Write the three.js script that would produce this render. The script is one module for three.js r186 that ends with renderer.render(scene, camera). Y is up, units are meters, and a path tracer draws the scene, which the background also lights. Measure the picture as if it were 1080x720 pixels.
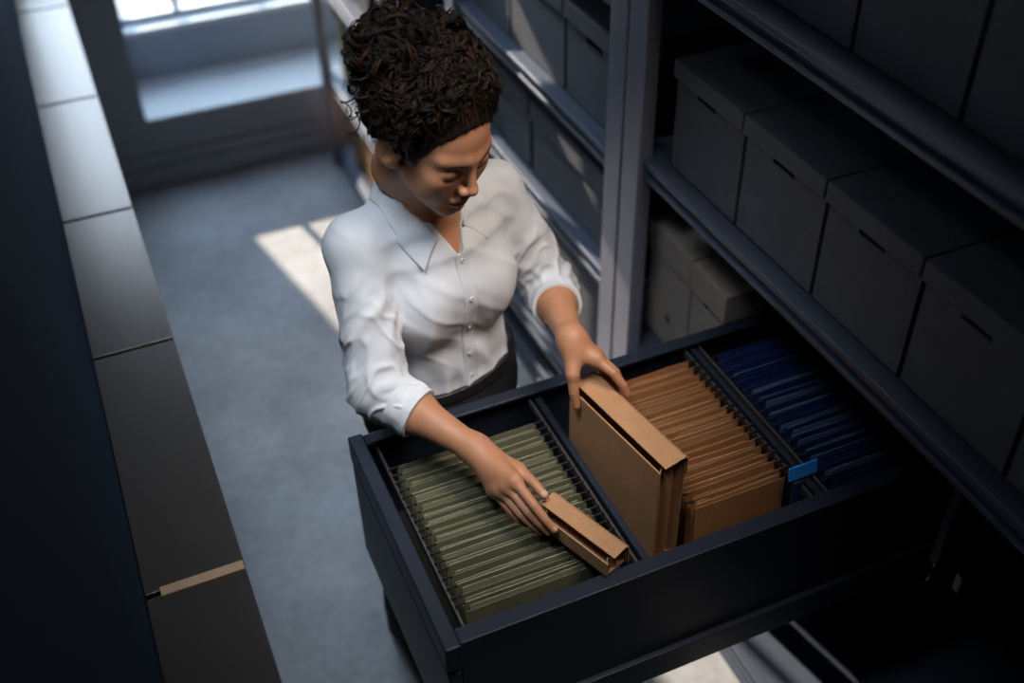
import * as THREE from 'three';
import { RoundedBoxGeometry } from 'three/addons/geometries/RoundedBoxGeometry.js';
import { mergeGeometries, mergeVertices } from 'three/addons/utils/BufferGeometryUtils.js';
import { ImprovedNoise } from 'three/addons/math/ImprovedNoise.js';
import { RectAreaLightUniformsLib } from 'three/addons/lights/RectAreaLightUniformsLib.js';

// ---------------------------------------------------------------- camera, sky, sun, exposure
const scene = new THREE.Scene();
const camera = new THREE.PerspectiveCamera(34.289, 1.5, 0.05, 60);
camera.position.set(0, 2.65, 0);
camera.rotation.set(-0.69662, -0.39573, -0.02357, 'YXZ');
camera.focus = 2.18;
camera.userData.fStop = 1.3;

const renderer = new THREE.WebGLRenderer();
renderer.toneMapping = THREE.LinearToneMapping;
renderer.toneMappingExposure = 1.0;
renderer.shadowMap.enabled = true;
RectAreaLightUniformsLib.init();

scene.background = new THREE.Color(0.62, 0.80, 1.0);
scene.backgroundIntensity = 7;

const sun = new THREE.DirectionalLight(new THREE.Color(1.0, 0.83, 0.66), 11);
sun.position.set(0.6 - 0.2 * 8, 0.6 + 0.55 * 8, -3.4 - 8);
sun.target.position.set(0.6, 0.6, -3.4);
sun.castShadow = true;
sun.shadow.mapSize.set(2048, 2048);
Object.assign(sun.shadow.camera, { left: -4, right: 4, top: 4, bottom: -4, near: 0.5, far: 20 });
scene.add(sun, sun.target);

// ---------------------------------------------------------------- helpers
const names = new Map();
function numbered(name) {
  const n = names.get(name) ?? 0; names.set(name, n + 1);
  return n ? name + '_' + String(n).padStart(3, '0') : name;
}
function rngOf(seed) {
  let s = seed | 0;
  return () => { s = (s + 0x6d2b79f5) | 0; let t = Math.imul(s ^ (s >>> 15), 1 | s); t = (t + Math.imul(t ^ (t >>> 7), 61 | t)) ^ t; return ((t ^ (t >>> 14)) >>> 0) / 4294967296; };
}
const perlin = new ImprovedNoise();
const noise = (x, y, z) => perlin.noise(x + 31.7, y + 17.3, z + 53.1);
const lerp = (a, b, t) => a + (b - a) * t;
const clamp = (x, a, b) => (x < a ? a : x > b ? b : x);
const sstep = (a, b, x) => { const t = clamp((x - a) / (b - a), 0, 1); return t * t * (3 - 2 * t); };
const lin = (r, g, b) => new THREE.Color().setRGB(r, g, b);

function thing(name, label, category, pos = [0, 0, 0], group) {
  const o = new THREE.Group(); o.name = numbered(name); o.position.set(...pos);
  o.userData = { label, category }; if (group) o.userData.group = group;
  scene.add(o); return o;
}
function part(parent, name, geo, mat, pos) {
  const g = Array.isArray(geo) ? mergeGeometries(geo.map((k) => (k.index ? k.toNonIndexed() : k))) : geo;
  const m = new THREE.Mesh(g, mat); m.name = name; m.castShadow = m.receiveShadow = true;
  if (pos) m.position.set(...pos);
  parent.add(m); return m;
}
function struct(name, geo, mat) {
  const m = part(scene, name, geo, mat); m.userData = { kind: 'structure' }; return m;
}
// box from min/max corners
function bx(x0, x1, y0, y1, z0, z1, r = 0) {
  const w = x1 - x0, h = y1 - y0, d = z1 - z0;
  const g = r > 0 ? new RoundedBoxGeometry(w, h, d, 2, Math.min(r, w / 2.01, h / 2.01, d / 2.01)) : new THREE.BoxGeometry(w, h, d);
  g.translate((x0 + x1) / 2, (y0 + y1) / 2, (z0 + z1) / 2);
  return metric(g);
}
// texture coordinates in metres, by the dominant normal
function metric(g) {
  const p = g.attributes.position, n = g.attributes.normal, uv = new Float32Array(p.count * 2);
  for (let i = 0; i < p.count; i++) {
    const ax = Math.abs(n.getX(i)), ay = Math.abs(n.getY(i)), az = Math.abs(n.getZ(i));
    if (ay >= ax && ay >= az) { uv[2 * i] = p.getX(i); uv[2 * i + 1] = p.getZ(i); }
    else if (ax >= az) { uv[2 * i] = p.getZ(i); uv[2 * i + 1] = p.getY(i); }
    else { uv[2 * i] = p.getX(i); uv[2 * i + 1] = p.getY(i); }
  }
  g.setAttribute('uv', new THREE.BufferAttribute(uv, 2));
  return g;
}
function texture(size, fn, srgb, repeat = 1) {
  const d = new Uint8Array(size * size * 4);
  for (let j = 0; j < size; j++) for (let i = 0; i < size; i++) {
    const c = fn(i / size, j / size), k = 4 * (j * size + i);
    if (typeof c === 'number') d[k] = d[k + 1] = d[k + 2] = clamp(c, 0, 1) * 255;
    else for (let q = 0; q < 3; q++) d[k + q] = clamp(c[q], 0, 1) * 255;
    d[k + 3] = 255;
  }
  const t = new THREE.DataTexture(d, size, size, THREE.RGBAFormat);
  t.wrapS = t.wrapT = THREE.RepeatWrapping; t.magFilter = THREE.LinearFilter; t.minFilter = THREE.LinearFilter;
  t.repeat.set(repeat, repeat); if (srgb) t.colorSpace = THREE.SRGBColorSpace; t.needsUpdate = true;
  return t;
}
// noise that tiles over u, v in 0..1 (a torus in noise space would be 4-D: blend two shifted copies instead)
function tileNoise(u, v, f, s = 0) {
  const n = (a, b) => noise(a * f + s, b * f, s * 1.7);
  const wu = sstep(0.75, 1, u), wv = sstep(0.75, 1, v);
  const r0 = lerp(n(u, v), n(u - 1, v), wu), r1 = lerp(n(u, v - 1), n(u - 1, v - 1), wu);
  return lerp(r0, r1, wv);
}
const fbm = (u, v, f, s, oct = 4) => { let a = 0, w = 0.5; for (let i = 0; i < oct; i++) { a += w * tileNoise(u, v, f, s + i * 7); f *= 2.1; w *= 0.55; } return a; };

// ---------------------------------------------------------------- materials
const concreteMap = texture(1024, (u, v) => {
  const c = fbm(u, v, 5, 3, 5) * 0.22 + fbm(u, v, 60, 11, 3) * 0.10 + (noise(u * 400, v * 400, 2) > 0.52 ? -0.08 : 0);
  const k = 0.66 + c * 0.8; return [k * 0.985, k, k * 1.02];
}, true, 0.5);
const concreteBump = texture(512, (u, v) => 0.5 + fbm(u, v, 40, 5, 4) * 0.8, false, 0.5);
const boardMap = texture(512, (u, v) => { const k = 0.88 + fbm(u, v, 90, 4, 3) * 0.16 + fbm(u, v, 6, 9, 2) * 0.08; return [k, k, k]; }, true, 3);
const paperBump = texture(512, (u, v) => 0.5 + fbm(u, v, 80, 14, 3) * 0.9, false, 4);
const metalBump = texture(512, (u, v) => 0.5 + fbm(u, v, 110, 21, 2) * 0.9, false, 6);
const weave = texture(512, (u, v) => 0.5 + 0.25 * Math.sin(u * Math.PI * 2 * 128) * Math.sin(v * Math.PI * 2 * 128) + fbm(u, v, 50, 8, 2) * 0.4, false, 10);

const std = (o) => new THREE.MeshStandardMaterial(o);
const M = {
  floor: std({ color: lin(0.84, 0.86, 0.895), map: concreteMap, bumpMap: concreteBump, bumpScale: 0.0015, roughness: 0.62 }),
  wall: std({ color: lin(0.40, 0.45, 0.52), bumpMap: concreteBump, bumpScale: 0.0008, roughness: 0.75 }),
  wallNavy: new THREE.MeshPhysicalMaterial({ color: lin(0.006, 0.022, 0.050), bumpMap: metalBump, bumpScale: 0.0003, roughness: 0.9, specularIntensity: 0.12 }),
  ceiling: std({ color: lin(0.016, 0.024, 0.040), roughness: 0.9 }),
  sill: std({ color: lin(0.74, 0.80, 0.85), bumpMap: paperBump, bumpScale: 0.0003, roughness: 0.5 }),
  frame: std({ color: lin(0.45, 0.50, 0.56), roughness: 0.45 }),
  navy: std({ color: lin(0.021, 0.028, 0.046), bumpMap: metalBump, bumpScale: 0.0002, roughness: 0.40, metalness: 0.3 }),
  steel: std({ color: lin(0.30, 0.31, 0.375), bumpMap: metalBump, bumpScale: 0.0002, roughness: 0.38, metalness: 0.55 }),
  shelf: std({ color: lin(0.075, 0.10, 0.15), bumpMap: metalBump, bumpScale: 0.0002, roughness: 0.46, metalness: 0.35 }),
  top: std({ color: lin(0.20, 0.172, 0.155), bumpMap: metalBump, bumpScale: 0.0001, roughness: 0.26, metalness: 0.9 }),
  cabinet: std({ color: lin(0.02, 0.025, 0.035), roughness: 0.5 }),
  greyBox: std({ color: lin(0.145, 0.160, 0.190), map: boardMap, bumpMap: paperBump, bumpScale: 0.0003, roughness: 0.8 }),
  beigeBox: std({ color: lin(0.47, 0.40, 0.345), map: boardMap, bumpMap: paperBump, bumpScale: 0.0003, roughness: 0.85 }),
  green: std({ color: lin(0.215, 0.215, 0.125), map: boardMap, bumpMap: paperBump, bumpScale: 0.0002, roughness: 0.8 }),
  greenPale: std({ color: lin(0.43, 0.43, 0.29), map: boardMap, roughness: 0.85 }),
  tan: std({ color: lin(0.55, 0.24, 0.085), map: boardMap, bumpMap: paperBump, bumpScale: 0.0002, roughness: 0.8 }),
  tanPale: std({ color: lin(0.66, 0.36, 0.17), map: boardMap, roughness: 0.85 }),
  blue: std({ color: lin(0.025, 0.068, 0.26), map: boardMap, roughness: 0.6 }),
  bluePale: std({ color: lin(0.30, 0.42, 0.60), map: boardMap, roughness: 0.7 }),
  kraft: std({ color: lin(0.60, 0.315, 0.15), map: boardMap, bumpMap: paperBump, bumpScale: 0.0003, roughness: 0.75 }),
  kraftDark: std({ color: lin(0.40, 0.21, 0.10), map: boardMap, bumpMap: paperBump, bumpScale: 0.0003, roughness: 0.8 }),
  tab: std({ color: lin(0.03, 0.33, 0.90), roughness: 0.35 }),
  rail: std({ color: lin(0.22, 0.20, 0.20), roughness: 0.3, metalness: 0.8 }),
  black: std({ color: lin(0.006, 0.006, 0.008), roughness: 0.8 }),
  oak: std({ color: lin(0.42, 0.28, 0.17), map: boardMap, roughness: 0.55 }),
  chrome: std({ color: lin(0.6, 0.6, 0.62), roughness: 0.2, metalness: 1 }),
  paving: std({ color: lin(0.62, 0.58, 0.52), map: concreteMap, roughness: 0.9 }),
  white: std({ color: lin(0.7, 0.7, 0.7), roughness: 0.6 }),
};
M.pane = new THREE.MeshPhysicalMaterial({ color: lin(1, 1, 1), transmission: 1, thickness: 0, roughness: 0.0, ior: 1.45 });

// ---------------------------------------------------------------- the room
const FZ = -4.65, H = 3.2;                          // window wall face, ceiling height
struct('floor', bx(-0.35, 2.1, -0.12, 0, FZ - 0.55, 1.75), M.floor);
struct('ceiling', bx(-0.35, 2.1, H, H + 0.15, FZ - 0.55, 1.75), M.ceiling);
struct('wall_left', bx(-0.35, -0.145, 0, H, FZ - 0.55, 1.75), M.wallNavy);
struct('wall_right', bx(1.92, 2.1, 0, H, FZ - 0.55, 1.75), M.wallNavy);
struct('wall_back', bx(-0.145, 1.92, 0, H, 1.6, 1.75), M.wallNavy);
// window wall: a deep recess over a low sill
const WX0 = 0.225, WX1 = 1.30, WY0 = 0.295, WY1 = 2.6;
struct('wall_far', [
  bx(-0.145, WX0, 0, 1.08, FZ - 0.55, FZ), bx(-0.145, WX0, WY1, H, FZ - 0.55, FZ), bx(-0.145, -0.13, 1.08, WY1, FZ - 0.55, FZ), bx(0.185, WX0, 1.08, WY1, FZ - 0.55, FZ), bx(WX1, 1.92, 0, H, FZ - 0.55, FZ),
  bx(WX0, WX1, 0, WY0, FZ - 0.55, FZ), bx(WX0, WX1, WY1, H, FZ - 0.55, FZ),
  bx(WX0, WX1, WY0, 0.53, FZ - 0.55, FZ - 0.40)], M.wall);
struct('trim_1', bx(WX0 + 0.001, WX1, WY0, WY0 + 0.012, FZ - 0.40, FZ + 0.012, 0.004), M.sill);
struct('trim_2', bx(WX0 + 0.001, WX1, 0.53, 0.555, FZ - 0.55, FZ - 0.365, 0.005), M.sill);
struct('baseboard_far', [bx(-0.145, 1.0, 0, 0.085, FZ, FZ + 0.05, 0.004), bx(-0.145, 1.0, 0.085, 0.14, FZ, FZ + 0.022, 0.004)], M.wall);
{
  const w = new THREE.Group(); w.name = 'window_1'; w.userData = { kind: 'structure' }; scene.add(w);
  const zf = FZ - 0.50, y0 = 0.555;
  part(w, 'window_frame', [bx(WX0, WX0 + 0.025, y0, WY1, zf, zf + 0.06, 0.004), bx(WX1 - 0.025, WX1, y0, WY1, zf, zf + 0.06, 0.004),
    bx(WX0, WX1, y0, y0 + 0.03, zf, zf + 0.06, 0.004), bx(WX0, WX1, WY1 - 0.03, WY1, zf, zf + 0.06, 0.004)], M.frame);
  const xs = [WX0, 0.50, 0.86, WX1];
  for (const x of xs.slice(1, -1)) part(w, 'mullion', bx(x - 0.014, x + 0.014, y0 + 0.03, WY1 - 0.03, zf + 0.01, zf + 0.05, 0.004), M.frame);
  for (const y of [1.2, 1.85]) part(w, 'glazing_bar', bx(WX0 + 0.025, WX1 - 0.025, y - 0.012, y + 0.012, zf + 0.012, zf + 0.048, 0.004), M.frame);
  for (let i = 0; i < 3; i++) part(w, 'pane', bx(xs[i] + 0.02, xs[i + 1] - 0.02, y0 + 0.02, WY1 - 0.02, zf + 0.027, zf + 0.031), M.pane);
}
{
  const w = new THREE.Group(); w.name = 'window_2'; w.userData = { kind: 'structure' }; scene.add(w);
  const zf = FZ - 0.50, x0 = -0.13, x1 = 0.185, y0 = 1.08;
  part(w, 'window_frame', [bx(x0, x0 + 0.02, y0, WY1, zf, zf + 0.06, 0.004), bx(x1 - 0.02, x1, y0, WY1, zf, zf + 0.06, 0.004), bx(x0, x1, y0, y0 + 0.03, zf, zf + 0.06, 0.004), bx(x0, x1, WY1 - 0.03, WY1, zf, zf + 0.06, 0.004)], M.frame);
  part(w, 'pane', bx(x0 + 0.015, x1 - 0.015, y0 + 0.02, WY1 - 0.02, zf + 0.027, zf + 0.031), M.pane);
}
struct('exterior_pier', bx(-2.4, -0.17, -0.15, 5.2, -7.4, -7.0, 0.01), M.paving);
struct('terrace_ground', bx(-9, 11, -0.35, -0.15, -22, FZ - 0.56), M.paving);

// ceiling lamps (out of frame): each a housing, a glowing bulb and its light
function ceilingSpot(label, pos, c, power, aim, angle, penumbra, r, soft) {
  const t = thing('ceiling_spot', label, 'lamp', pos);
  part(t, 'housing', new THREE.CylinderGeometry(r * 1.15, r * 1.15, 0.07, 32).translate(0, -0.035, 0), M.white);
  part(t, 'bulb', new THREE.SphereGeometry(r, 24, 12, 0, Math.PI * 2, Math.PI / 2, Math.PI / 2).scale(1, 0.35, 1).translate(0, -0.07, 0), std({ color: lin(0.8, 0.8, 0.8), emissive: c, emissiveIntensity: 4 }));
  const l = new THREE.SpotLight(c, power, 0, angle, penumbra, 2); l.name = 'lamp_light'; l.position.set(0, -0.10 - r * 0.4, 0); l.castShadow = true; l.shadow.radius = soft; t.add(l);
  l.target.position.set(aim[0] - pos[0], aim[1] - pos[1], aim[2] - pos[2]); t.add(l.target);
}
ceilingSpot('warm white ceiling downlight above the shelves beside the drawer', [1.18, H, -0.98], lin(1.0, 0.87, 0.75), 12, [0.70, 1.1, -1.75], 0.46, 1.0, 0.16, 20);
ceilingSpot('cool white ceiling downlight by the left wall above the aisle', [0.04, H, -1.2], lin(0.80, 0.90, 1.0), 10.5, [0.48, 0.9, -1.78], 0.455, 1.0, 0.16, 17);
ceilingSpot('cool white ceiling downlight above the far shelves', [0.70, H, -3.3], lin(0.78, 0.89, 1.0), 7, [1.15, 1.0, -2.75], 0.44, 1.0, 0.12, 10);
// ---------------------------------------------------------------- left row of low cabinets
const ORD = ['first', 'second', 'third', 'fourth', 'fifth', 'sixth', 'seventh', 'eighth', 'ninth', 'tenth', 'eleventh', 'twelfth', 'thirteenth', 'fourteenth', 'fifteenth', 'sixteenth', 'seventeenth', 'eighteenth', 'nineteenth', 'twentieth', 'twenty-first', 'twenty-second'];
{
  const cuts = [-4.64, -4.30, -3.505, -2.785, -2.165, -1.43, -0.72, 0.0];
  for (let i = 0; i < cuts.length - 1; i++) {
    const z0 = cuts[i] + 0.006, z1 = cuts[i + 1] - 0.006, zc = (z0 + z1) / 2, L = z1 - z0;
    const t = thing('low_cabinet', `low navy cabinet with smooth grey top plate, ${ORD[i]} from the window along the left wall`, 'cabinet', [-0.145, 0, zc], 'low cabinets along the left wall');
    part(t, 'body', bx(0.002, 0.165, 0.06, 0.975, -L / 2, L / 2, 0.003), M.cabinet);
    part(t, 'plinth', bx(0.002, 0.14, 0, 0.06, -L / 2, L / 2), M.black);
    part(t, 'top_plate', bx(0.002, 0.187, 0.976, 1.0, -L / 2, L / 2, 0.0015), M.top);
    for (const [a, b] of [[-L / 2 + 0.004, -0.002], [0.002, L / 2 - 0.004]]) {
      const d = part(t, 'door', bx(0.165, 0.18, 0.075, 0.965, a, b, 0.003), M.cabinet);
      part(d, 'handle', bx(0.18, 0.188, 0.62, 0.76, a < -0.01 ? b - 0.03 : a + 0.02, a < -0.01 ? b - 0.02 : a + 0.03, 0.003), M.chrome);
    }
  }
  const s = part(scene, 'wooden_strip', bx(0, 0.155, 0, 0.005, -0.011, 0.011, 0.002), M.oak, [-0.115, 1.0, -1.43]);
  s.name = numbered('wooden_strip'); s.userData = { label: 'thin tan wooden strip lying across the grey cabinet tops', category: 'strip' };
}

// ---------------------------------------------------------------- shelving units on the right
const XS = 1.2;
// a shelf: plate and a front channel of two rounded lips with a groove between
function shelfGeo(z0, z1, y, x0 = XS, x1 = 1.86, h = 0.05) {
  const lip = (ya, yb, xa) => bx(xa, x0 + 0.03, ya, yb, z0, z1, 0.004);
  return [bx(x0 + 0.012, x1, y - 0.02, y, z0, z1), lip(y - h * 0.30, y + 0.003, x0), lip(y - h, y - h * 0.70, x0 + 0.003), bx(x0 + 0.014, x0 + 0.024, y - h, y, z0, z1)];
}
function unit(label, z0, z1, shelves, x0 = XS, top = 2.45, postW = 0.083, x1 = 1.86) {
  const t = thing('shelving_unit', label, 'shelving');
  for (const [z, s] of [[z0, 1], [z1, -1]]) {
    const a = Math.min(z, z + s * postW), b = Math.max(z, z + s * postW);
    part(t, 'post', bx(x0 - 0.012, x0 + 0.028, 0, top, a, b, 0.004), M.steel);
    part(t, 'rear_post', bx(x1 - 0.03, x1, 0, top, a, a + 0.03, 0.004), M.navy);
  }
  for (const [y, za, zb, h, mat] of shelves) part(t, 'shelf', shelfGeo(za ?? z0 + 0.004, zb ?? z1 - 0.004, y, x0, x1, h), mat ?? M.shelf);
  part(t, 'plinth', [bx(x0 + 0.004, x0 + 0.02, 0.005, 0.035, z0 + postW, z1 - postW, 0.004), bx(x0 + 0.014, x0 + 0.03, 0.045, 0.075, z0 + postW, z1 - postW, 0.004), bx(x0 + 0.03, x0 + 0.04, 0.0, 0.09, z0 + postW, z1 - postW)], M.shelf);
  return t;
}
const nearUnit = unit('dark steel shelving unit on the right holding the open drawer', -2.106, 0.55,
  [[1.262, null, null, 0.052], [1.775, null, null, 0.05], [0.655, -2.1, -1.735, 0.05], [0.10, null, null, 0.05], [2.13, null, null, 0.05]], XS, 2.15);
unit('blue grey steel shelving unit behind the woman', -3.36, -2.115,
  [[1.185, null, null, 0.05], [0.803, null, null, 0.058], [0.275, null, null, 0.07], [1.62, null, null, 0.05], [2.4, null, null, 0.05]]);
unit('dark shelving unit at the far end by the window', -4.50, -3.42,
  [[0.455, null, null, 0.06], [0.92, null, null, 0.06], [0.06, null, null, 0.05], [1.5, null, null, 0.06], [2.2, null, null, 0.05]], 1.0, 2.25, 0.06, 1.7);
for (const z of [-1.78, -1.08]) part(nearUnit, 'drawer_runner', bx(1.50, 1.84, 0.60, 0.655, z + 0.03, z + 0.05, 0.003), M.navy);

{ const c = new THREE.CatmullRomCurve3([[0, 0.03, 0], [0, 0, 0], [-0.012, -0.022, 0.006], [-0.034, -0.024, 0.014], [-0.046, -0.012, 0.018]].map((p) => new THREE.Vector3(1.27 + p[0], 0.918 + p[1], -0.94 + p[2]))); part(nearUnit, 'hook', new THREE.TubeGeometry(c, 24, 0.003, 8), M.chrome); part(nearUnit, 'hook_bar', bx(1.262, 1.278, 0.935, 1.215, -0.95, -0.93, 0.002), M.navy); }

// archive box with a lid, front facing the aisle (-x); origin at the middle of its front bottom edge
function archiveBox(name, label, pos, w, h, d, lidH, mat, o = {}) {
  const t = thing(name, label, 'box', pos, o.group);
  const s = new THREE.Shape(); s.moveTo(-w / 2, 0.002); s.lineTo(w / 2, 0.002); s.lineTo(w / 2, h - 0.006); s.lineTo(-w / 2, h - 0.006); s.closePath();
  if (o.slot) { const [c, y, sw, sh] = o.slot; const q = new THREE.Path(); q.moveTo(c - sw / 2, y - sh / 2); q.lineTo(c + sw / 2, y - sh / 2); q.lineTo(c + sw / 2, y + sh / 2); q.lineTo(c - sw / 2, y + sh / 2); q.closePath(); s.holes.push(q); }
  if (o.hole) { const [c, y, r] = o.hole; const q = new THREE.Path(); q.absarc(c, y, r, 0, Math.PI * 2, true); s.holes.push(q); }
  const f = new THREE.ExtrudeGeometry(s, { depth: 0.004, bevelEnabled: false, curveSegments: 16 });
  f.rotateY(-Math.PI / 2); f.translate(0.004, 0, 0);      // shape x becomes world z, facing -x
  const body = part(t, 'body', [metric(f), bx(0.004, d, 0.002, h - 0.006, -w / 2, -w / 2 + 0.004), bx(0.004, d, 0.002, h - 0.006, w / 2 - 0.004, w / 2), bx(0.004, d, 0.002, 0.006, -w / 2, w / 2), bx(d - 0.004, d, 0.002, h - 0.006, -w / 2, w / 2)], mat);
  const ov = o.over ?? 0.012; part(t, 'lid', bx(-ov, d + 0.004, h - lidH, h, -w / 2 - 0.0035, w / 2 + 0.0035, 0.003), mat);
  if (o.slot) { const [c, y, sw, sh] = o.slot; part(body, 'handle_rim', [bx(-0.002, 0.001, y - sh / 2 - 0.003, y - sh / 2, c - sw / 2, c + sw / 2, 0.001)], mat); }
  return t;
}
// row on the main shelf
{
  const g = [-1.976, -1.690, -1.406, -1.13, -0.855, -0.58, -0.305];
  for (let i = 0; i < 6; i++) {
    const w = g[i + 1] - g[i] - 0.012, zc = (g[i] + g[i + 1]) / 2;
    archiveBox('archive_box', `grey lidded archive box on the shelf above the drawer, ${ORD[i]} from the steel posts`, [1.247, 1.266, zc], w, 0.276, 0.42, 0.044, M.greyBox, { group: 'archive boxes above the drawer', slot: [-0.005 - (i === 0 ? 0.01 : 0), 0.221, 0.072, 0.014] });
  }
  const u = [-1.98, -1.70, -1.44, -1.16, -0.88, -0.6, -0.32];
  for (let i = 0; i < 6; i++) archiveBox('archive_box', `shaded grey archive box on the top right shelf, ${ORD[i]} from the steel posts`, [1.262, 1.779, (u[i] + u[i + 1]) / 2], u[i + 1] - u[i] - 0.012, 0.28, 0.42, 0.045, M.greyBox, { group: 'archive boxes on the top right shelf', slot: [0, 0.215, 0.09, 0.018] });
  // beige boxes beside the drawer
  archiveBox('archive_box', 'beige lidded archive box with a round finger hole beside the open drawer', [1.3, 0.659, -2.012], 0.205, 0.356, 0.40, 0.082, M.beigeBox, { group: 'beige boxes beside the drawer', hole: [0.0, 0.085, 0.014], over: 0.010 });
  archiveBox('archive_box', 'beige lidded archive box half hidden behind the open drawer', [1.3, 0.659, -1.822], 0.155, 0.352, 0.40, 0.082, M.beigeBox, { group: 'beige boxes beside the drawer', slot: [-0.01, 0.255, 0.03, 0.016], over: 0.010 });
  // unit behind the woman
  const r1 = [[-3.30, -2.95], [-2.94, -2.565], [-2.555, -2.225]];
  r1.forEach(([a, b], i) => archiveBox('archive_box', ['grey archive box on the upper shelf behind the bun', 'grey archive box on the upper shelf, between two others behind the woman', 'grey archive box with a handle slot on the upper shelf, against the left steel post'][i], [1.25, 1.189, (a + b) / 2], b - a - 0.008, 0.272, 0.42, 0.05, M.greyBox, { group: 'grey boxes on the upper shelf behind the woman', slot: i === 2 ? [0.0, 0.205, 0.09, 0.016] : undefined }));
  const r2 = [[-3.32, -2.80], [-2.785, -2.225]];
  r2.forEach(([a, b], i) => archiveBox('archive_box', ['wide grey box on the middle shelf, hidden by the head of the woman', 'wide grey lidded box on the middle shelf beside the left shoulder of the woman'][i], [1.25, 0.807, (a + b) / 2], b - a - 0.01, 0.255, 0.42, 0.07, M.greyBox, { group: 'wide grey boxes on the middle shelf' }));
  const r3 = [[-3.30, -2.78], [-2.765, -2.225]];
  r3.forEach(([a, b], i) => archiveBox('archive_box', ['large pale box on the lower shelf behind the woman', 'large pale warm grey box on the lower shelf above the left hand of the woman'][i], [1.25, 0.279, (a + b) / 2], b - a - 0.01, 0.41, 0.42, 0.06, M.greyBox, { group: 'large pale boxes on the lower shelf' }));
  // end unit by the window
  archiveBox('archive_box', 'dull green box on the far end shelf left of the bun', [1.06, 0.459, -4.12], 0.5, 0.33, 0.4, 0.05, M.green);
  archiveBox('archive_box', 'grey box on the far end shelf behind the hair', [1.06, 0.459, -3.65], 0.36, 0.33, 0.4, 0.05, M.greyBox);
  archiveBox('archive_box', 'tan cardboard box on the bottom of the far end shelf', [1.05, 0.064, -4.05], 0.5, 0.28, 0.4, 0.05, M.kraftDark);
  archiveBox('archive_box', 'grey box on the upper far end shelf by the window', [1.06, 0.924, -4.1], 0.5, 0.33, 0.4, 0.05, M.greyBox);
}

// ---------------------------------------------------------------- the open drawer
const DX0 = 0.33, DX1 = 1.47, DZ0 = -1.725, DZ1 = -1.136, DT = 0.948;
{
  const t = thing('file_drawer', 'long navy steel file drawer pulled out across the aisle, full of hanging folders', 'drawer', [0, 0, 0]);
  part(t, 'front_panel', [bx(DX0, DX0 + 0.027, 0.577, 0.864, DZ0 - 0.004, DZ1 + 0.004, 0.003), bx(DX0 + 0.018, DX0 + 0.027, 0.855, 0.89, DZ0, DZ1), bx(DX0 - 0.002, DX0 + 0.030, 0.877, DT, DZ0 - 0.006, DZ1 + 0.006, 0.004)], M.navy);
  for (const [a, b, ia, ib] of [[DZ1 - 0.016, DZ1, DZ1 - 0.036, DZ1], [DZ0, DZ0 + 0.016, DZ0, DZ0 + 0.032]]) {
    const s = part(t, 'side_panel', bx(DX0 + 0.03, DX1, 0.668, DT - 0.010, a, b, 0.002), M.navy);
    part(s, 'top_flange', bx(DX0 + 0.030, DX1, DT - 0.012, DT - 0.002, ia, ib, 0.003), M.navy);
  }
  part(t, 'slide', [bx(DX0 + 0.03, DX1 + 0.1, 0.592, 0.672, DZ1 - 0.014, DZ1 + 0.012, 0.003)], M.navy);
  part(t, 'slide', [bx(DX0 + 0.03, DX1 + 0.1, 0.592, 0.672, DZ0 - 0.003, DZ0 + 0.014, 0.003)], M.navy);
  part(t, 'bottom', bx(DX0 + 0.03, DX1, 0.672, 0.684, DZ0 + 0.016, DZ1 - 0.016), M.navy);
  part(t, 'back_panel', bx(DX1 - 0.012, DX1, 0.672, DT - 0.012, DZ0 + 0.016, DZ1 - 0.016), M.navy);
  part(t, 'divider', bx(0.763, 0.778, 0.684, 0.922, DZ0 + 0.017, DZ1 - 0.017, 0.002), M.navy);
  part(t, 'divider', bx(1.174, 1.188, 0.684, 0.922, DZ0 + 0.017, DZ1 - 0.017, 0.002), M.navy);
  for (const x of [0.384, 0.750, 1.160, 1.198, 1.45]) part(t, 'hanging_rail', bx(x - 0.003, x + 0.003, 0.904, 0.9235, DZ0 + 0.0165, DZ1 - 0.0165, 0.001), M.rail);
}

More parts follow.
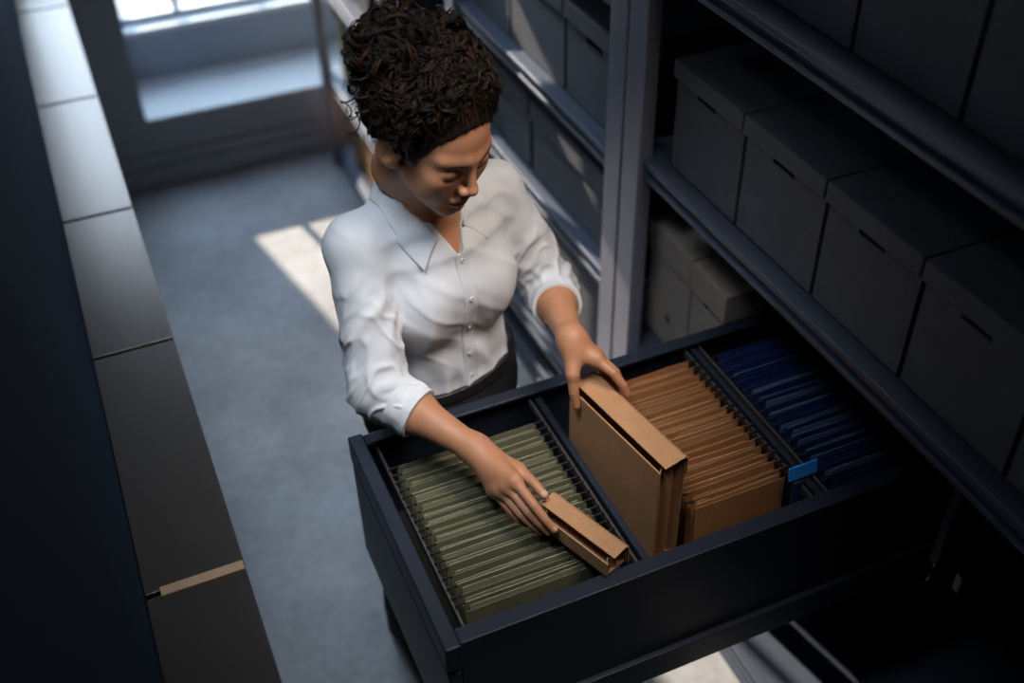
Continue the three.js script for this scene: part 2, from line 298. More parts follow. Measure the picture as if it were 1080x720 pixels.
// ---------------------------------------------------------------- hanging folders
function leafGeo(w, h, bend, wave, seed) {
  const g = new THREE.BoxGeometry(w, h, 0.0011, 8, 4, 1), p = g.attributes.position;
  for (let i = 0; i < p.count; i++) {
    const u = p.getX(i) / w, v = p.getY(i) / h + 0.5;
    p.setZ(i, p.getZ(i) + bend * v * v * (1 - 2 * u * u) + wave * Math.sin(u * 5 + seed) * v);
    p.setY(i, p.getY(i) + h / 2);
  }
  g.computeVertexNormals(); return metric(g);
}
const hookGeo = mergeGeometries([bx(-0.011, 0.008, -0.0125, -0.0085, -0.0018, 0.0018, 0.0008), bx(-0.0135, -0.009, -0.015, -0.007, -0.0026, 0.0026, 0.0008)]);
function folderRow({ name, plain, x0, x1, zs, top, tilt, mats, seed, colour, rowLabel }) {
  const R = rngOf(seed), h = top - 0.70, w = x1 - x0;
  const V = [0, 1, 2, 3, 4].map((k) => leafGeo(w, h, (R() - 0.35) * 0.006, (R() - 0.5) * 0.004, k * 1.7));
  const sheets = [0, 1, 2, 3].map((k) => leafGeo(w - 0.02, h - 0.006, (R() - 0.3) * 0.007, (R() - 0.5) * 0.004, k * 2.3));
  zs.forEach((z, i) => {
    const t = thing(name, `${colour} folder hanging in the ${rowLabel}, ${ORD[i]} from the woman`, 'folder', [(x0 + x1) / 2, 0.70, z + Math.tan(tilt) * h], plain);
    const a = tilt + (R() - 0.5) * 0.012;
    const pick = (k) => (typeof mats[k] === 'function' ? mats[k](i) : mats[k]);
    const back = part(t, 'back_leaf', V[i % 5], pick(0), [0, 0, -0.0055]); back.rotation.x = -a - 0.004; back.scale.y = 1.0;
    const front = part(t, 'front_leaf', V[(i + 2) % 5], pick(0), [0, 0, 0.0035]); front.rotation.x = -a + 0.010 + R() * 0.014; front.scale.y = 0.925 + R() * 0.03;
    const n = 1 + Math.floor(R() * 2.4);
    for (let k = 0; k < n; k++) {
      const s = part(t, 'sheet', sheets[(i + k) % 4], pick(1), [(R() - 0.5) * 0.012, 0, -0.003 + k * 0.0022]);
      s.rotation.x = -a + 0.004 + k * 0.006; s.rotation.z = (R() - 0.5) * 0.012; s.scale.y = 0.955 + R() * 0.05;
    }
    for (const sx of [-1, 1]) { const hk = part(t, 'hook', hookGeo, M.black, [sx * (w / 2 + 0.004), 0.2405, -0.0055 - h * Math.sin(a) * 1.0]); hk.rotation.y = sx > 0 ? Math.PI : 0; }
  });
}
const spread = (a, b, n, seed, jit) => { const R = rngOf(seed); return Array.from({ length: n }, (_, i) => a + (b - a) * i / (n - 1) + (R() - 0.5) * jit); };
folderRow({ name: 'green_folder', plain: 'green hanging folders in the drawer', x0: 0.402, x1: 0.728, zs: spread(-1.612, -1.222, 18, 5, 0.005), top: 0.932, tilt: 0.10, mats: [M.green, M.greenPale], seed: 11, colour: 'olive green', rowLabel: 'green row' });
folderRow({ name: 'tan_folder', plain: 'tan hanging folders in the drawer', x0: 0.925, x1: 1.142, zs: spread(-1.645, -1.268, 17, 6, 0.005), top: 0.934, tilt: 0.09, mats: [M.tan, M.tanPale], seed: 12, colour: 'orange tan', rowLabel: 'tan row' });
folderRow({ name: 'blue_folder', plain: 'blue hanging folders in the drawer', x0: 1.216, x1: 1.432, zs: spread(-1.635, -1.205, 18, 7, 0.006), top: 0.936, tilt: 0.08, mats: [M.blue, (i) => ([2, 5, 6, 7, 8, 10, 11, 12, 13, 14, 16].includes(i) ? M.bluePale : M.blue)], seed: 13, colour: 'blue', rowLabel: 'blue row' });
{
  const t = thing('index_card', 'bright blue plastic index tab standing between the tan and blue folders', 'index tab', [1.15, 0.6845, -1.215]);
  part(t, 'card', bx(-0.019, 0.004, 0, 0.262, -0.001, 0.001), M.blue);
  const q = part(t, 'tab', bx(-0.018, 0.052, 0.252, 0.287, -0.0015, 0.0015, 0.001), M.tab); q.rotation.x = -0.15; q.position.z = 0.02; q.position.y = 0.0;
}

// ---------------------------------------------------------------- the two kraft expanding files
function expandingFile(name, label, pos, yaw, len, thick, h, tiltX = 0, o = {}) {
  const t = thing(name, label, 'file', pos); t.rotation.set(tiltX, yaw, o.roll ?? 0, 'YXZ');
  const w = thick / 2, L = len / 2;
  part(t, 'front_panel', bx(-w, -w + 0.004, 0, h - (o.drop ?? 0.006), -L, L, 0.0015), M.kraft);
  part(t, 'back_panel', bx(w - 0.004, w, 0, h, -L, L, 0.0015), M.kraft);
  part(t, 'bottom', bx(-w, w, 0, 0.003, -L + 0.002, L - 0.002), M.kraftDark);
  // folded gussets at both ends
  for (const s of [-1, 1]) {
    const sh = new THREE.Shape(), n = 2, d = 0.014, pts = [];
    for (let k = 0; k <= 2 * n; k++) pts.push([lerp(-w + 0.003, w - 0.003, k / (2 * n)), -s * (k % 2 ? L - d : L - 0.002)]);
    sh.moveTo(pts[0][0], pts[0][1]); pts.slice(1).forEach((p) => sh.lineTo(...p));
    pts.reverse().forEach((p) => sh.lineTo(p[0], p[1] + s * 0.002)); sh.closePath();
    const g = new THREE.ExtrudeGeometry(sh, { depth: h - 0.012, bevelEnabled: false }); g.rotateX(-Math.PI / 2);   // shape y becomes -z
    part(t, 'gusset', metric(g), M.kraft, [0, 0.003, 0]);
  }
  // fold-over flap: up from the back panel, over the top, edge just short of the front panel
  const f = new THREE.Shape(), th = 0.0026, lip = o.lip ?? 0.012;
  const path = [[w + th, h - 0.045], [w + th, h + 0.002], [w - 0.006, h + 0.009], [-w + lip, h + 0.004]];
  f.moveTo(...path[0]); path.slice(1).forEach((p) => f.lineTo(...p));
  f.lineTo(-w + lip, h + 0.004 - th); f.lineTo(w - 0.007, h + 0.009 - th); f.lineTo(w, h + 0.001 - th * 0.4); f.lineTo(w, h - 0.045); f.closePath();
  const g = new THREE.ExtrudeGeometry(f, { depth: len + 0.006, bevelEnabled: false }); g.translate(0, 0, -L - 0.003); metric(g);
  part(t, 'flap', g, M.kraft);
  return t;
}
expandingFile('expanding_file', 'large tan kraft expanding file lifted out of the drawer under the left hand', [0.846, 0.775, -1.425], 0.165, 0.305, 0.068, 0.283);
expandingFile('expanding_file', 'small tan kraft file held in the right hand over the green folders', [0.661, 0.950, -1.257], 0.36, 0.19, 0.056, 0.040, 0, { lip: 0.016, drop: 0.004 });
// ---------------------------------------------------------------- the woman
// signed distances, smooth joins and a surface-net mesher
const smin = (a, b, k) => { const h = Math.max(k - Math.abs(a - b), 0) / k; return Math.min(a, b) - h * h * k * 0.25; };
const smax = (a, b, k) => -smin(-a, -b, k);
const sph = (x, y, z, c, r) => Math.hypot(x - c[0], y - c[1], z - c[2]) - r;
const ell = (x, y, z, c, r) => {
  const a = (x - c[0]) / r[0], b = (y - c[1]) / r[1], d = (z - c[2]) / r[2], k0 = Math.hypot(a, b, d), k1 = Math.hypot(a / r[0], b / r[1], d / r[2]);
  return k1 < 1e-9 ? -Math.min(...r) : k0 * (k0 - 1) / k1;
};
function cap(x, y, z, a, b, ra, rb) {
  const dx = b[0] - a[0], dy = b[1] - a[1], dz = b[2] - a[2];
  const t = clamp(((x - a[0]) * dx + (y - a[1]) * dy + (z - a[2]) * dz) / (dx * dx + dy * dy + dz * dz), 0, 1);
  return Math.hypot(x - a[0] - dx * t, y - a[1] - dy * t, z - a[2] - dz * t) - lerp(ra, rb, t);
}
function surfaceNet(f, lo, hi, cell, color) {
  const n = lo.map((a, i) => Math.ceil((hi[i] - a) / cell) + 1), B = 6, [nx, ny, nz] = n;
  const v = new Float32Array(nx * ny * nz), at = (i, j, k) => i + nx * (j + ny * k), half = B * cell * 0.5 * 1.74 * 1.5 + cell;
  for (let K = 0; K < nz; K += B) for (let J = 0; J < ny; J += B) for (let I = 0; I < nx; I += B) {
    const d = f(lo[0] + (I + B / 2) * cell, lo[1] + (J + B / 2) * cell, lo[2] + (K + B / 2) * cell), near = Math.abs(d) < half;
    for (let k = K; k < Math.min(K + B, nz); k++) for (let j = J; j < Math.min(J + B, ny); j++) for (let i = I; i < Math.min(I + B, nx); i++)
      v[at(i, j, k)] = near ? f(lo[0] + i * cell, lo[1] + j * cell, lo[2] + k * cell) : d;
  }
  const id = new Int32Array(nx * ny * nz).fill(-1), pos = [], idx = [], corner = [0, 1, nx, nx + 1, nx * ny, nx * ny + 1, nx * ny + nx, nx * ny + nx + 1];
  const E = [[0, 1], [2, 3], [4, 5], [6, 7], [0, 2], [1, 3], [4, 6], [5, 7], [0, 4], [1, 5], [2, 6], [3, 7]];
  for (let k = 0; k < nz - 1; k++) for (let j = 0; j < ny - 1; j++) for (let i = 0; i < nx - 1; i++) {
    const o = at(i, j, k); let m = 0;
    for (let c = 0; c < 8; c++) if (v[o + corner[c]] < 0) m |= 1 << c;
    if (m === 0 || m === 255) continue;
    let sx = 0, sy = 0, sz = 0, s = 0;
    for (const [a, b] of E) {
      const va = v[o + corner[a]], vb = v[o + corner[b]];
      if ((va < 0) === (vb < 0)) continue;
      const t = va / (va - vb);
      sx += lerp(a & 1, b & 1, t); sy += lerp((a >> 1) & 1, (b >> 1) & 1, t); sz += lerp(a >> 2, b >> 2, t); s++;
    }
    id[o] = pos.length / 3; pos.push(lo[0] + (i + sx / s) * cell, lo[1] + (j + sy / s) * cell, lo[2] + (k + sz / s) * cell);
  }
  const quad = (a, b, c, d, flip) => { if (a < 0 || b < 0 || c < 0 || d < 0) return; flip ? idx.push(a, c, b, a, d, c) : idx.push(a, b, c, a, c, d); };
  for (let k = 1; k < nz - 1; k++) for (let j = 1; j < ny - 1; j++) for (let i = 1; i < nx - 1; i++) {
    const o = at(i, j, k), s = v[o] < 0;
    if (s !== v[o + 1] < 0) quad(id[o - nx - nx * ny], id[o - nx * ny], id[o], id[o - nx], !s);
    if (s !== v[o + nx] < 0) quad(id[o - 1 - nx * ny], id[o - 1], id[o], id[o - nx * ny], !s);
    if (s !== v[o + nx * ny] < 0) quad(id[o - 1 - nx], id[o - nx], id[o], id[o - 1], !s);
  }
  const g = new THREE.BufferGeometry();
  g.setAttribute('position', new THREE.Float32BufferAttribute(pos, 3)); g.setIndex(idx);
  // normals from the field
  const nn = new Float32Array(pos.length), e = cell * 0.6, uv = new Float32Array(pos.length / 3 * 2);
  for (let q = 0; q < pos.length; q += 3) {
    const [x, y, z] = [pos[q], pos[q + 1], pos[q + 2]];
    let a = f(x + e, y, z) - f(x - e, y, z), b = f(x, y + e, z) - f(x, y - e, z), c = f(x, y, z + e) - f(x, y, z - e); const l = Math.hypot(a, b, c) || 1;
    nn[q] = a / l; nn[q + 1] = b / l; nn[q + 2] = c / l;
    uv[q / 3 * 2] = x + z; uv[q / 3 * 2 + 1] = y + z * 0.3;
  }
  g.setAttribute('normal', new THREE.BufferAttribute(nn, 3)); g.setAttribute('uv', new THREE.BufferAttribute(uv, 2));
  if (color) { const c = new Float32Array(pos.length); for (let q = 0; q < pos.length; q += 3) c.set(color(pos[q], pos[q + 1], pos[q + 2]), q); g.setAttribute('color', new THREE.BufferAttribute(c, 3)); }
  return g;
}
// march from o along d until the field is met
function hit(f, o, d, max = 1) { let t = 0; for (let i = 0; i < 120 && t < max; i++) { const s = f(o[0] + d[0] * t, o[1] + d[1] * t, o[2] + d[2] * t); if (s < 0.0004) break; t += s * 0.6; } return [o[0] + d[0] * t, o[1] + d[1] * t, o[2] + d[2] * t]; }
// tubes along a path with radius function; many joined into one geometry
function tubes(list, sides = 6) {
  const pos = [], nor = [], col = [], idx = [];
  for (const { pts, r, c, flat = 1 } of list) {
    const n = pts.length, base = pos.length / 3; let up = new THREE.Vector3(0.3, 0.9, 0.2);
    for (let i = 0; i < n; i++) {
      const a = pts[Math.max(i - 1, 0)], b = pts[Math.min(i + 1, n - 1)];
      const T = new THREE.Vector3(b[0] - a[0], b[1] - a[1], b[2] - a[2]).normalize();
      const S = new THREE.Vector3().crossVectors(up, T); if (S.lengthSq() < 1e-6) S.set(1, 0, 0); S.normalize(); const U = new THREE.Vector3().crossVectors(T, S); up = U.clone();
      const rr = typeof r === 'function' ? r(i / (n - 1)) : r;
      for (let k = 0; k < sides; k++) {
        const w = k / sides * Math.PI * 2, cs = Math.cos(w), sn = Math.sin(w);
        const nx = S.x * cs + U.x * sn, ny = S.y * cs + U.y * sn, nz = S.z * cs + U.z * sn;
        pos.push(pts[i][0] + (S.x * cs + U.x * sn * flat) * rr, pts[i][1] + (S.y * cs + U.y * sn * flat) * rr, pts[i][2] + (S.z * cs + U.z * sn * flat) * rr); nor.push(nx, ny, nz); col.push(...c);
        if (i < n - 1) { const p = base + i * sides + k, q = base + i * sides + (k + 1) % sides; idx.push(p, q, p + sides, q, q + sides, p + sides); }
      }
    }
  }
  const g = new THREE.BufferGeometry();
  g.setAttribute('position', new THREE.Float32BufferAttribute(pos, 3)); g.setAttribute('normal', new THREE.Float32BufferAttribute(nor, 3)); g.setAttribute('color', new THREE.Float32BufferAttribute(col, 3)); g.setIndex(idx);
  g.setAttribute('uv', new THREE.BufferAttribute(new Float32Array(pos.length / 3 * 2), 2));
  return g;
}

const woman = thing('person', 'woman in white shirt with dark curly hair in a bun, leaning over the drawer', 'person');

// frames
const TX = 0.600, TZ = -1.888, TYAW = 0.26, tc = Math.cos(TYAW), ts = Math.sin(TYAW);     // trunk: turned towards the shelves
const toTrunk = (x, z) => [(x - TX) * tc - (z - TZ) * ts, (x - TX) * ts + (z - TZ) * tc];
const fromTrunk = (lx, y, lz) => [TX + lx * tc + lz * ts, y, TZ - lx * ts + lz * tc];
const HS = 1.15, headM = new THREE.Matrix4().compose(new THREE.Vector3(0.592, 1.605, -1.775), new THREE.Quaternion().setFromEuler(new THREE.Euler(0.385, 0.372, -0.02, 'YXZ')), new THREE.Vector3(HS * 1.05, HS, HS));
const headI = headM.clone().invert().elements;

const J = {
  neckLow: fromTrunk(0, 1.36, -0.01), neckTop: [0.572, 1.53, -1.822],
  rSh: fromTrunk(-0.178, 1.355, 0.0), rEl: [0.404, 1.085, -1.700], rWr: [0.543, 1.028, -1.503],
  lSh: fromTrunk(0.178, 1.345, 0.0), lEl: [0.885, 1.075, -1.885], lWr: [0.810, 1.148, -1.610],
};
// trunk: ellipse sections by height (half width, half depth, forward shift)
const SEC = [[0.80, 0.180, 0.120, 0.000], [0.92, 0.182, 0.122, 0.000], [1.00, 0.166, 0.108, 0.004], [1.07, 0.154, 0.100, 0.006], [1.15, 0.160, 0.108, 0.010], [1.23, 0.172, 0.116, 0.012], [1.31, 0.178, 0.106, 0.006], [1.37, 0.150, 0.084, -0.004], [1.41, 0.095, 0.066, -0.008], [1.45, 0.058, 0.056, -0.004]];
function trunk(x, y, z) {
  const [lx, lz] = toTrunk(x, z), yy = clamp(y, 0.80, 1.45);
  let i = 0; while (i < SEC.length - 2 && SEC[i + 1][0] < yy) i++;
  const s = SEC[i], e = SEC[i + 1], t = sstep(0, 1, (yy - s[0]) / (e[0] - s[0])), a = lerp(s[1], e[1], t), b = lerp(s[2], e[2], t), c = lerp(s[3], e[3], t);
  const ax = lx / a, az = (lz - c) / b, k = Math.hypot(ax, az), g = Math.hypot(ax / a, az / b);
  let d = k < 1e-6 ? -b : k * (k - 1) / g;
  d = Math.max(d, y - 1.45, 0.80 - y);
  for (const q of [-1, 1]) d = smin(d, ell(lx, y, lz, [q * 0.082, 1.195, 0.088], [0.072, 0.075, 0.058]), 0.05);
  return d;
}
function bodySkin(x, y, z) {
  let d = trunk(x, y, z) + 0.012;
  d = smin(d, cap(x, y, z, J.neckLow, J.neckTop, 0.060, 0.054), 0.05);
  d = smin(d, cap(x, y, z, J.rSh, J.rEl, 0.052, 0.042), 0.05);
  d = smin(d, cap(x, y, z, J.lSh, J.lEl, 0.052, 0.042), 0.05);
  const mid = (a, b, t) => [lerp(a[0], b[0], t), lerp(a[1], b[1], t), lerp(a[2], b[2], t)];
  d = smin(d, cap(x, y, z, J.rEl, mid(J.rEl, J.rWr, 0.35), 0.041, 0.043), 0.03);
  d = smin(d, cap(x, y, z, mid(J.rEl, J.rWr, 0.35), J.rWr, 0.043, 0.0265), 0.03);
  d = smin(d, cap(x, y, z, J.lEl, mid(J.lEl, J.lWr, 0.35), 0.041, 0.043), 0.03);
  d = smin(d, cap(x, y, z, mid(J.lEl, J.lWr, 0.35), J.lWr, 0.043, 0.0265), 0.03);
  return d;
}
// head in its own frame: x to her left, y up, z forward, metres before scaling
function headLocal(X, Y, Z) {
  const x = Math.abs(X);
  let d = ell(x, Y, Z, [0, 0.045, -0.012], [0.074, 0.086, 0.094]);
  d = smin(d, ell(x, Y, Z, [0, -0.005, 0.030], [0.063, 0.088, 0.060]), 0.03);
  d = smin(d, ell(x, Y, Z, [0, -0.070, 0.040], [0.044, 0.040, 0.048]), 0.03);
  d = smin(d, cap(x, Y, Z, [0.052, -0.045, 0.005], [0.012, -0.098, 0.070], 0.014, 0.014), 0.025);
  d = smin(d, ell(x, Y, Z, [0, -0.100, 0.074], [0.017, 0.013, 0.014]), 0.022);
  d = smin(d, sph(x, Y, Z, [0.041, -0.022, 0.061], 0.021), 0.025);
  d = smin(d, cap(x, Y, Z, [0.008, 0.024, 0.085], [0.044, 0.026, 0.068], 0.0085, 0.008), 0.016);
  d = smin(d, sph(x, Y, Z, [0.034, -0.050, 0.050], 0.027), 0.02);
  d = smax(d, -ell(x, Y, Z, [0.031, 0.002, 0.100], [0.018, 0.012, 0.020]), 0.014);
  d = smin(d, ell(x, Y, Z, [0.031, 0.001, 0.0735], [0.0172, 0.0135, 0.0140]), 0.006);
  d = smin(d, cap(x, Y, Z, [0, 0.018, 0.086], [0, -0.029, 0.107], 0.0060, 0.0080), 0.012);
  d = smin(d, sph(x, Y, Z, [0, -0.033, 0.1080], 0.0080), 0.008);
  d = smin(d, ell(x, Y, Z, [0.0115, -0.036, 0.0985], [0.0075, 0.0072, 0.0095]), 0.006);
  d = smax(d, -sph(x, Y, Z, [0.0068, -0.0445, 0.1025], 0.0036), 0.004);
  d = smin(d, ell(x, Y, Z, [0.006, -0.0632, 0.0910], [0.0170, 0.0058, 0.0090]), 0.007);
  d = smin(d, ell(x, Y, Z, [0, -0.0748, 0.0902], [0.0178, 0.0066, 0.0090]), 0.007);
  d = smax(d, -cap(x, Y, Z, [0, -0.0690, 0.1020], [0.0225, -0.0706, 0.0910], 0.0019, 0.0010), 0.003);
  // ear
  const ex = x + (Z - 0.004) * 0.55;
  let e = ell(ex, Y, Z, [0.076, -0.004, -0.012], [0.0075, 0.031, 0.0195]);
  e = smin(e, ell(ex, Y, Z, [0.074, -0.031, -0.004], [0.006, 0.010, 0.009]), 0.008);
  e = smax(e, -ell(ex, Y, Z, [0.0835, -0.001, -0.011], [0.0075, 0.022, 0.0125]), 0.004);
  d = smin(d, e, 0.008);
  d = smin(d, cap(x, Y, Z, [0, -0.055, -0.022], [0, -0.125, -0.050], 0.049, 0.052), 0.03);
  return d;
}
function headWorld(x, y, z) {
  const e = headI, X = e[0] * x + e[4] * y + e[8] * z + e[12], Y = e[1] * x + e[5] * y + e[9] * z + e[13], Z = e[2] * x + e[6] * y + e[10] * z + e[14];
  return smin(headLocal(X, Y, Z) * HS, cap(x, y, z, J.neckLow, J.neckTop, 0.060, 0.054), 0.03);
}
const toHead = (x, y, z) => { const e = headI; return [e[0] * x + e[4] * y + e[8] * z + e[12], e[1] * x + e[5] * y + e[9] * z + e[13], e[2] * x + e[6] * y + e[10] * z + e[14]]; };
const SKIN = [0.46, 0.21, 0.112];
const mix3 = (a, b, t) => [lerp(a[0], b[0], t), lerp(a[1], b[1], t), lerp(a[2], b[2], t)];
function skinTone(x, y, z) { const n = 1 + 0.07 * noise(x * 45, y * 45, z * 45) + 0.05 * noise(x * 160, y * 160, z * 160); return [SKIN[0] * n, SKIN[1] * n, SKIN[2] * n]; }
function faceTone(x, y, z) {
  let c = skinTone(x, y, z); const [X, Y, Z] = toHead(x, y, z), a = Math.abs(X);
  const up = Math.hypot(a / 0.0225, (Y + 0.0635 - a * 0.05) / 0.0058), low = Math.hypot(a / 0.0195, (Y + 0.0750) / 0.0068);
  if (Z > 0.07) c = mix3(c, [0.30, 0.085, 0.075], (1 - sstep(0.8, 1.15, Math.min(up, low))) * 0.8);
  if (Z > 0.03) c = mix3(c, [0.42, 0.155, 0.095], (1 - sstep(0.2, 1, Math.hypot((a - 0.045) / 0.024, (Y + 0.03) / 0.02))) * 0.5);
  return c;
}
// hands: chains of joints [x, y, z, radius], rooted in the palm
const HAND_R = {
  wrist: J.rWr,
  fingers: [
    [[0.577, 1.036, -1.386, 0.0115], [0.590, 1.024, -1.318, 0.0098], [0.602, 1.004, -1.292, 0.0090], [0.613, 0.987, -1.278, 0.0080]],
    [[0.564, 1.021, -1.391, 0.0115], [0.581, 1.002, -1.326, 0.0100], [0.595, 0.984, -1.303, 0.0090], [0.607, 0.967, -1.292, 0.0080]],
    [[0.553, 1.004, -1.402, 0.0108], [0.571, 0.985, -1.340, 0.0095], [0.586, 0.969, -1.320, 0.0086], [0.598, 0.955, -1.309, 0.0076]],
    [[0.545, 0.989, -1.420, 0.0098], [0.560, 0.973, -1.366, 0.0085], [0.572, 0.960, -1.348, 0.0078], [0.583, 0.951, -1.339, 0.0070]],
  ],
  thumb: [[0.563, 1.020, -1.478, 0.0165], [0.602, 1.022, -1.423, 0.0125], [0.6155, 1.020, -1.374, 0.0108], [0.623, 1.0135, -1.345, 0.0090]],
};
const HAND_L = {
  wrist: J.lWr,
  fingers: [
    [[0.840, 1.122, -1.560, 0.0120], [0.862, 1.108, -1.517, 0.0100], [0.877, 1.083, -1.499, 0.0092], [0.884, 1.060, -1.492, 0.0082]],
    [[0.853, 1.112, -1.580, 0.0120], [0.882, 1.082, -1.542, 0.0102], [0.889, 1.050, -1.526, 0.0092], [0.890, 1.026, -1.516, 0.0082]],
    [[0.858, 1.098, -1.598, 0.0112], [0.884, 1.062, -1.566, 0.0096], [0.887, 1.032, -1.550, 0.0087], [0.886, 1.010, -1.541, 0.0077]],
    [[0.856, 1.085, -1.614, 0.0102], [0.878, 1.052, -1.590, 0.0087], [0.882, 1.028, -1.576, 0.0079], [0.881, 1.010, -1.568, 0.0070]],
  ],
  thumb: [[0.803, 1.132, -1.588, 0.0165], [0.785, 1.104, -1.553, 0.0128], [0.781, 1.067, -1.537, 0.0110], [0.783, 1.036, -1.529, 0.0092]],
};
function handField(h) {
  const w = h.wrist;
  return (x, y, z) => {
    let palm = 1e9;
    for (const f of h.fingers) palm = smin(palm, cap(x, y, z, w, f[0], 0.0195, 0.0125), 0.022);
    for (let i = 0; i < 3; i++) palm = smin(palm, cap(x, y, z, h.fingers[i][0], h.fingers[i + 1][0], 0.0118, 0.0108), 0.014);
    palm = smin(palm, cap(x, y, z, w, h.thumb[0], 0.022, 0.0185), 0.02);
    palm = smin(palm, cap(x, y, z, h.thumb[0], h.thumb[1], 0.0185, 0.0135), 0.022);
    palm = smin(palm, cap(x, y, z, h.thumb[0], h.fingers[0][0], 0.013, 0.010), 0.02);
    let d = 1e9;
    for (const f of [...h.fingers, h.thumb]) {
      let c = 1e9;
      for (let i = 0; i < 3; i++) c = Math.min(c, cap(x, y, z, f[i], f[i + 1], f[i][3], f[i + 1][3]));
      d = Math.min(d, c);
    }
    return smin(palm, d, 0.010);
  };
}
function handTone(h) {
  return (x, y, z) => {
    let c = skinTone(x, y, z);
    for (const f of [...h.fingers, h.thumb]) {
      const a = f[2], b = f[3], ax = [b[0] - a[0], b[1] - a[1], b[2] - a[2]], l = Math.hypot(...ax), t = ((x - b[0]) * ax[0] + (y - b[1]) * ax[1] + (z - b[2]) * ax[2]) / l;
      const up = [0, 1, 0], k = (ax[1] / l), n = [up[0] - ax[0] / l * k, up[1] - ax[1] / l * k, up[2] - ax[2] / l * k], q = (x - b[0]) * n[0] + (y - b[1]) * n[1] + (z - b[2]) * n[2];
      if (t > -0.006 && t < b[3] && q > b[3] * 0.55 && Math.hypot(x - b[0], y - b[1], z - b[2]) < b[3] * 1.6) c = mix3(c, [0.62, 0.40, 0.30], 0.75);
      for (let i = 1; i < 3; i++) { const s = Math.hypot(x - f[i][0], y - f[i][1], z - f[i][2]); if (s < f[i][3] * 1.4) c = mix3(c, [0.36, 0.155, 0.09], 0.35 * (1 - s / (f[i][3] * 1.4)) + 0.1); }
    }
    return c;
  };
}
const armBound = (h, r) => { const all = [h.wrist, ...h.fingers.flat(), ...h.thumb]; return [[0, 1, 2].map((k) => Math.min(...all.map((p) => p[k])) - r), [0, 1, 2].map((k) => Math.max(...all.map((p) => p[k])) + r)]; };
const skinMat = new THREE.MeshPhysicalMaterial({ vertexColors: true, roughness: 0.52, sheen: 0.15, sheenRoughness: 0.5, sheenColor: lin(0.6, 0.35, 0.25) });
const bodyGeos = [];
const along = (x, y, z, a, b) => { const d = [b[0] - a[0], b[1] - a[1], b[2] - a[2]], l = d[0] * d[0] + d[1] * d[1] + d[2] * d[2]; return ((x - a[0]) * d[0] + (y - a[1]) * d[1] + (z - a[2]) * d[2]) / l; };
const clipArm = (x, y, z, El, Wr) => { const t = along(x, y, z, El, Wr), r = Math.hypot(x - El[0] - (Wr[0] - El[0]) * t, y - El[1] - (Wr[1] - El[1]) * t, z - El[2] - (Wr[2] - El[2]) * t); return Math.min(0.08 - r, (t - 0.24) * 0.28, (1.3 - t) * 0.28); };   // > 0 in the part of the arm that the hand mesh covers
bodyGeos.push(surfaceNet((x, y, z) => Math.max(smax(bodySkin(x, y, z), 0.99 - y, 0.01), clipArm(x, y, z, J.rEl, J.rWr), clipArm(x, y, z, J.lEl, J.lWr)), [0.28, 0.96, -2.10], [1.0, 1.56, -1.47], 0.008, skinTone));
bodyGeos.push(surfaceNet((x, y, z) => Math.max(headWorld(x, y, z), 1.40 - y), [0.42, 1.39, -1.97], [0.78, 1.80, -1.58], 0.0026, faceTone));
for (const [h, El] of [[HAND_R, J.rEl], [HAND_L, J.lEl]]) {
  const f = handField(h), [lo, hi] = armBound(h, 0.05), W0 = h.wrist;
  bodyGeos.push(surfaceNet((x, y, z) => Math.max(smin(f(x, y, z), bodySkin(x, y, z), 0.022), (0.2 - along(x, y, z, El, W0)) * 0.28), lo.map((a, i) => Math.min(a, El[i] - 0.05)), hi.map((a, i) => Math.max(a, El[i] + 0.05)), 0.0027, handTone(h)));
}
const body = part(woman, 'body', bodyGeos, skinMat);

// brows and lash lines lie on the face
{
  const W = (p) => { const v = new THREE.Vector3(...p).applyMatrix4(headM); return [v.x, v.y, v.z]; };
  const onFace = (x, y) => hit(headLocal, [x, y, 0.16], [0, 0, -1], 0.2);
  const hm = std({ vertexColors: true, roughness: 0.7 });
  for (const s of [-1, 1]) {
    const brow = [], lash = [];
    const B = [[0.012, 0.018], [0.020, 0.0215], [0.030, 0.0245], [0.040, 0.0245], [0.050, 0.0205]].map(([x, y]) => onFace(s * x, y));
    const c = new THREE.CatmullRomCurve3(B.map((p) => new THREE.Vector3(...p)));
    for (let k = 0; k < 46; k++) { const t = k / 46, p = c.getPoint(t), q = c.getPoint(Math.min(1, t + 0.09)), o = 0.0018 * Math.sin(k * 2.4) * (1 - t * 0.6); brow.push({ pts: [W([p.x, p.y + o - 0.001, p.z]), W([(p.x + q.x) / 2, (p.y + q.y) / 2 + o + 0.0006, (p.z + q.z) / 2 + 0.0009]), W([q.x, q.y + o * 0.5 + 0.0008, q.z + 0.0003])], r: (u) => 0.0012 * (1 - 0.5 * u), c: [0.014, 0.009, 0.007] }); }
    const Lq = [[0.0155, -0.0060], [0.022, -0.0090], [0.031, -0.0108], [0.040, -0.0090], [0.0475, -0.0045]].map(([x, y]) => onFace(s * x, y));
    const lc = new THREE.CatmullRomCurve3(Lq.map((p) => new THREE.Vector3(...p)));
    lash.push({ pts: lc.getPoints(16).map((p) => W([p.x, p.y, p.z + 0.0002])), r: (u) => 0.0011 * (0.5 + Math.sin(u * Math.PI) * 0.6), c: [0.012, 0.008, 0.007] });
    for (let k = 1; k < 15; k++) { const p = lc.getPoint(k / 15); lash.push({ pts: [W([p.x, p.y, p.z]), W([p.x + s * 0.0008 * (k - 5) * 0.3, p.y - 0.0035, p.z + 0.0035]), W([p.x + s * 0.002 * (k - 5) * 0.25, p.y - 0.0045, p.z + 0.0065])], r: (u) => 0.0004 * (1 - u * 0.7), c: [0.012, 0.008, 0.007] }); }
    part(body, 'eyebrow', tubes(brow, 4), hm); part(body, 'eyelash', tubes(lash, 4), hm);
  }
}

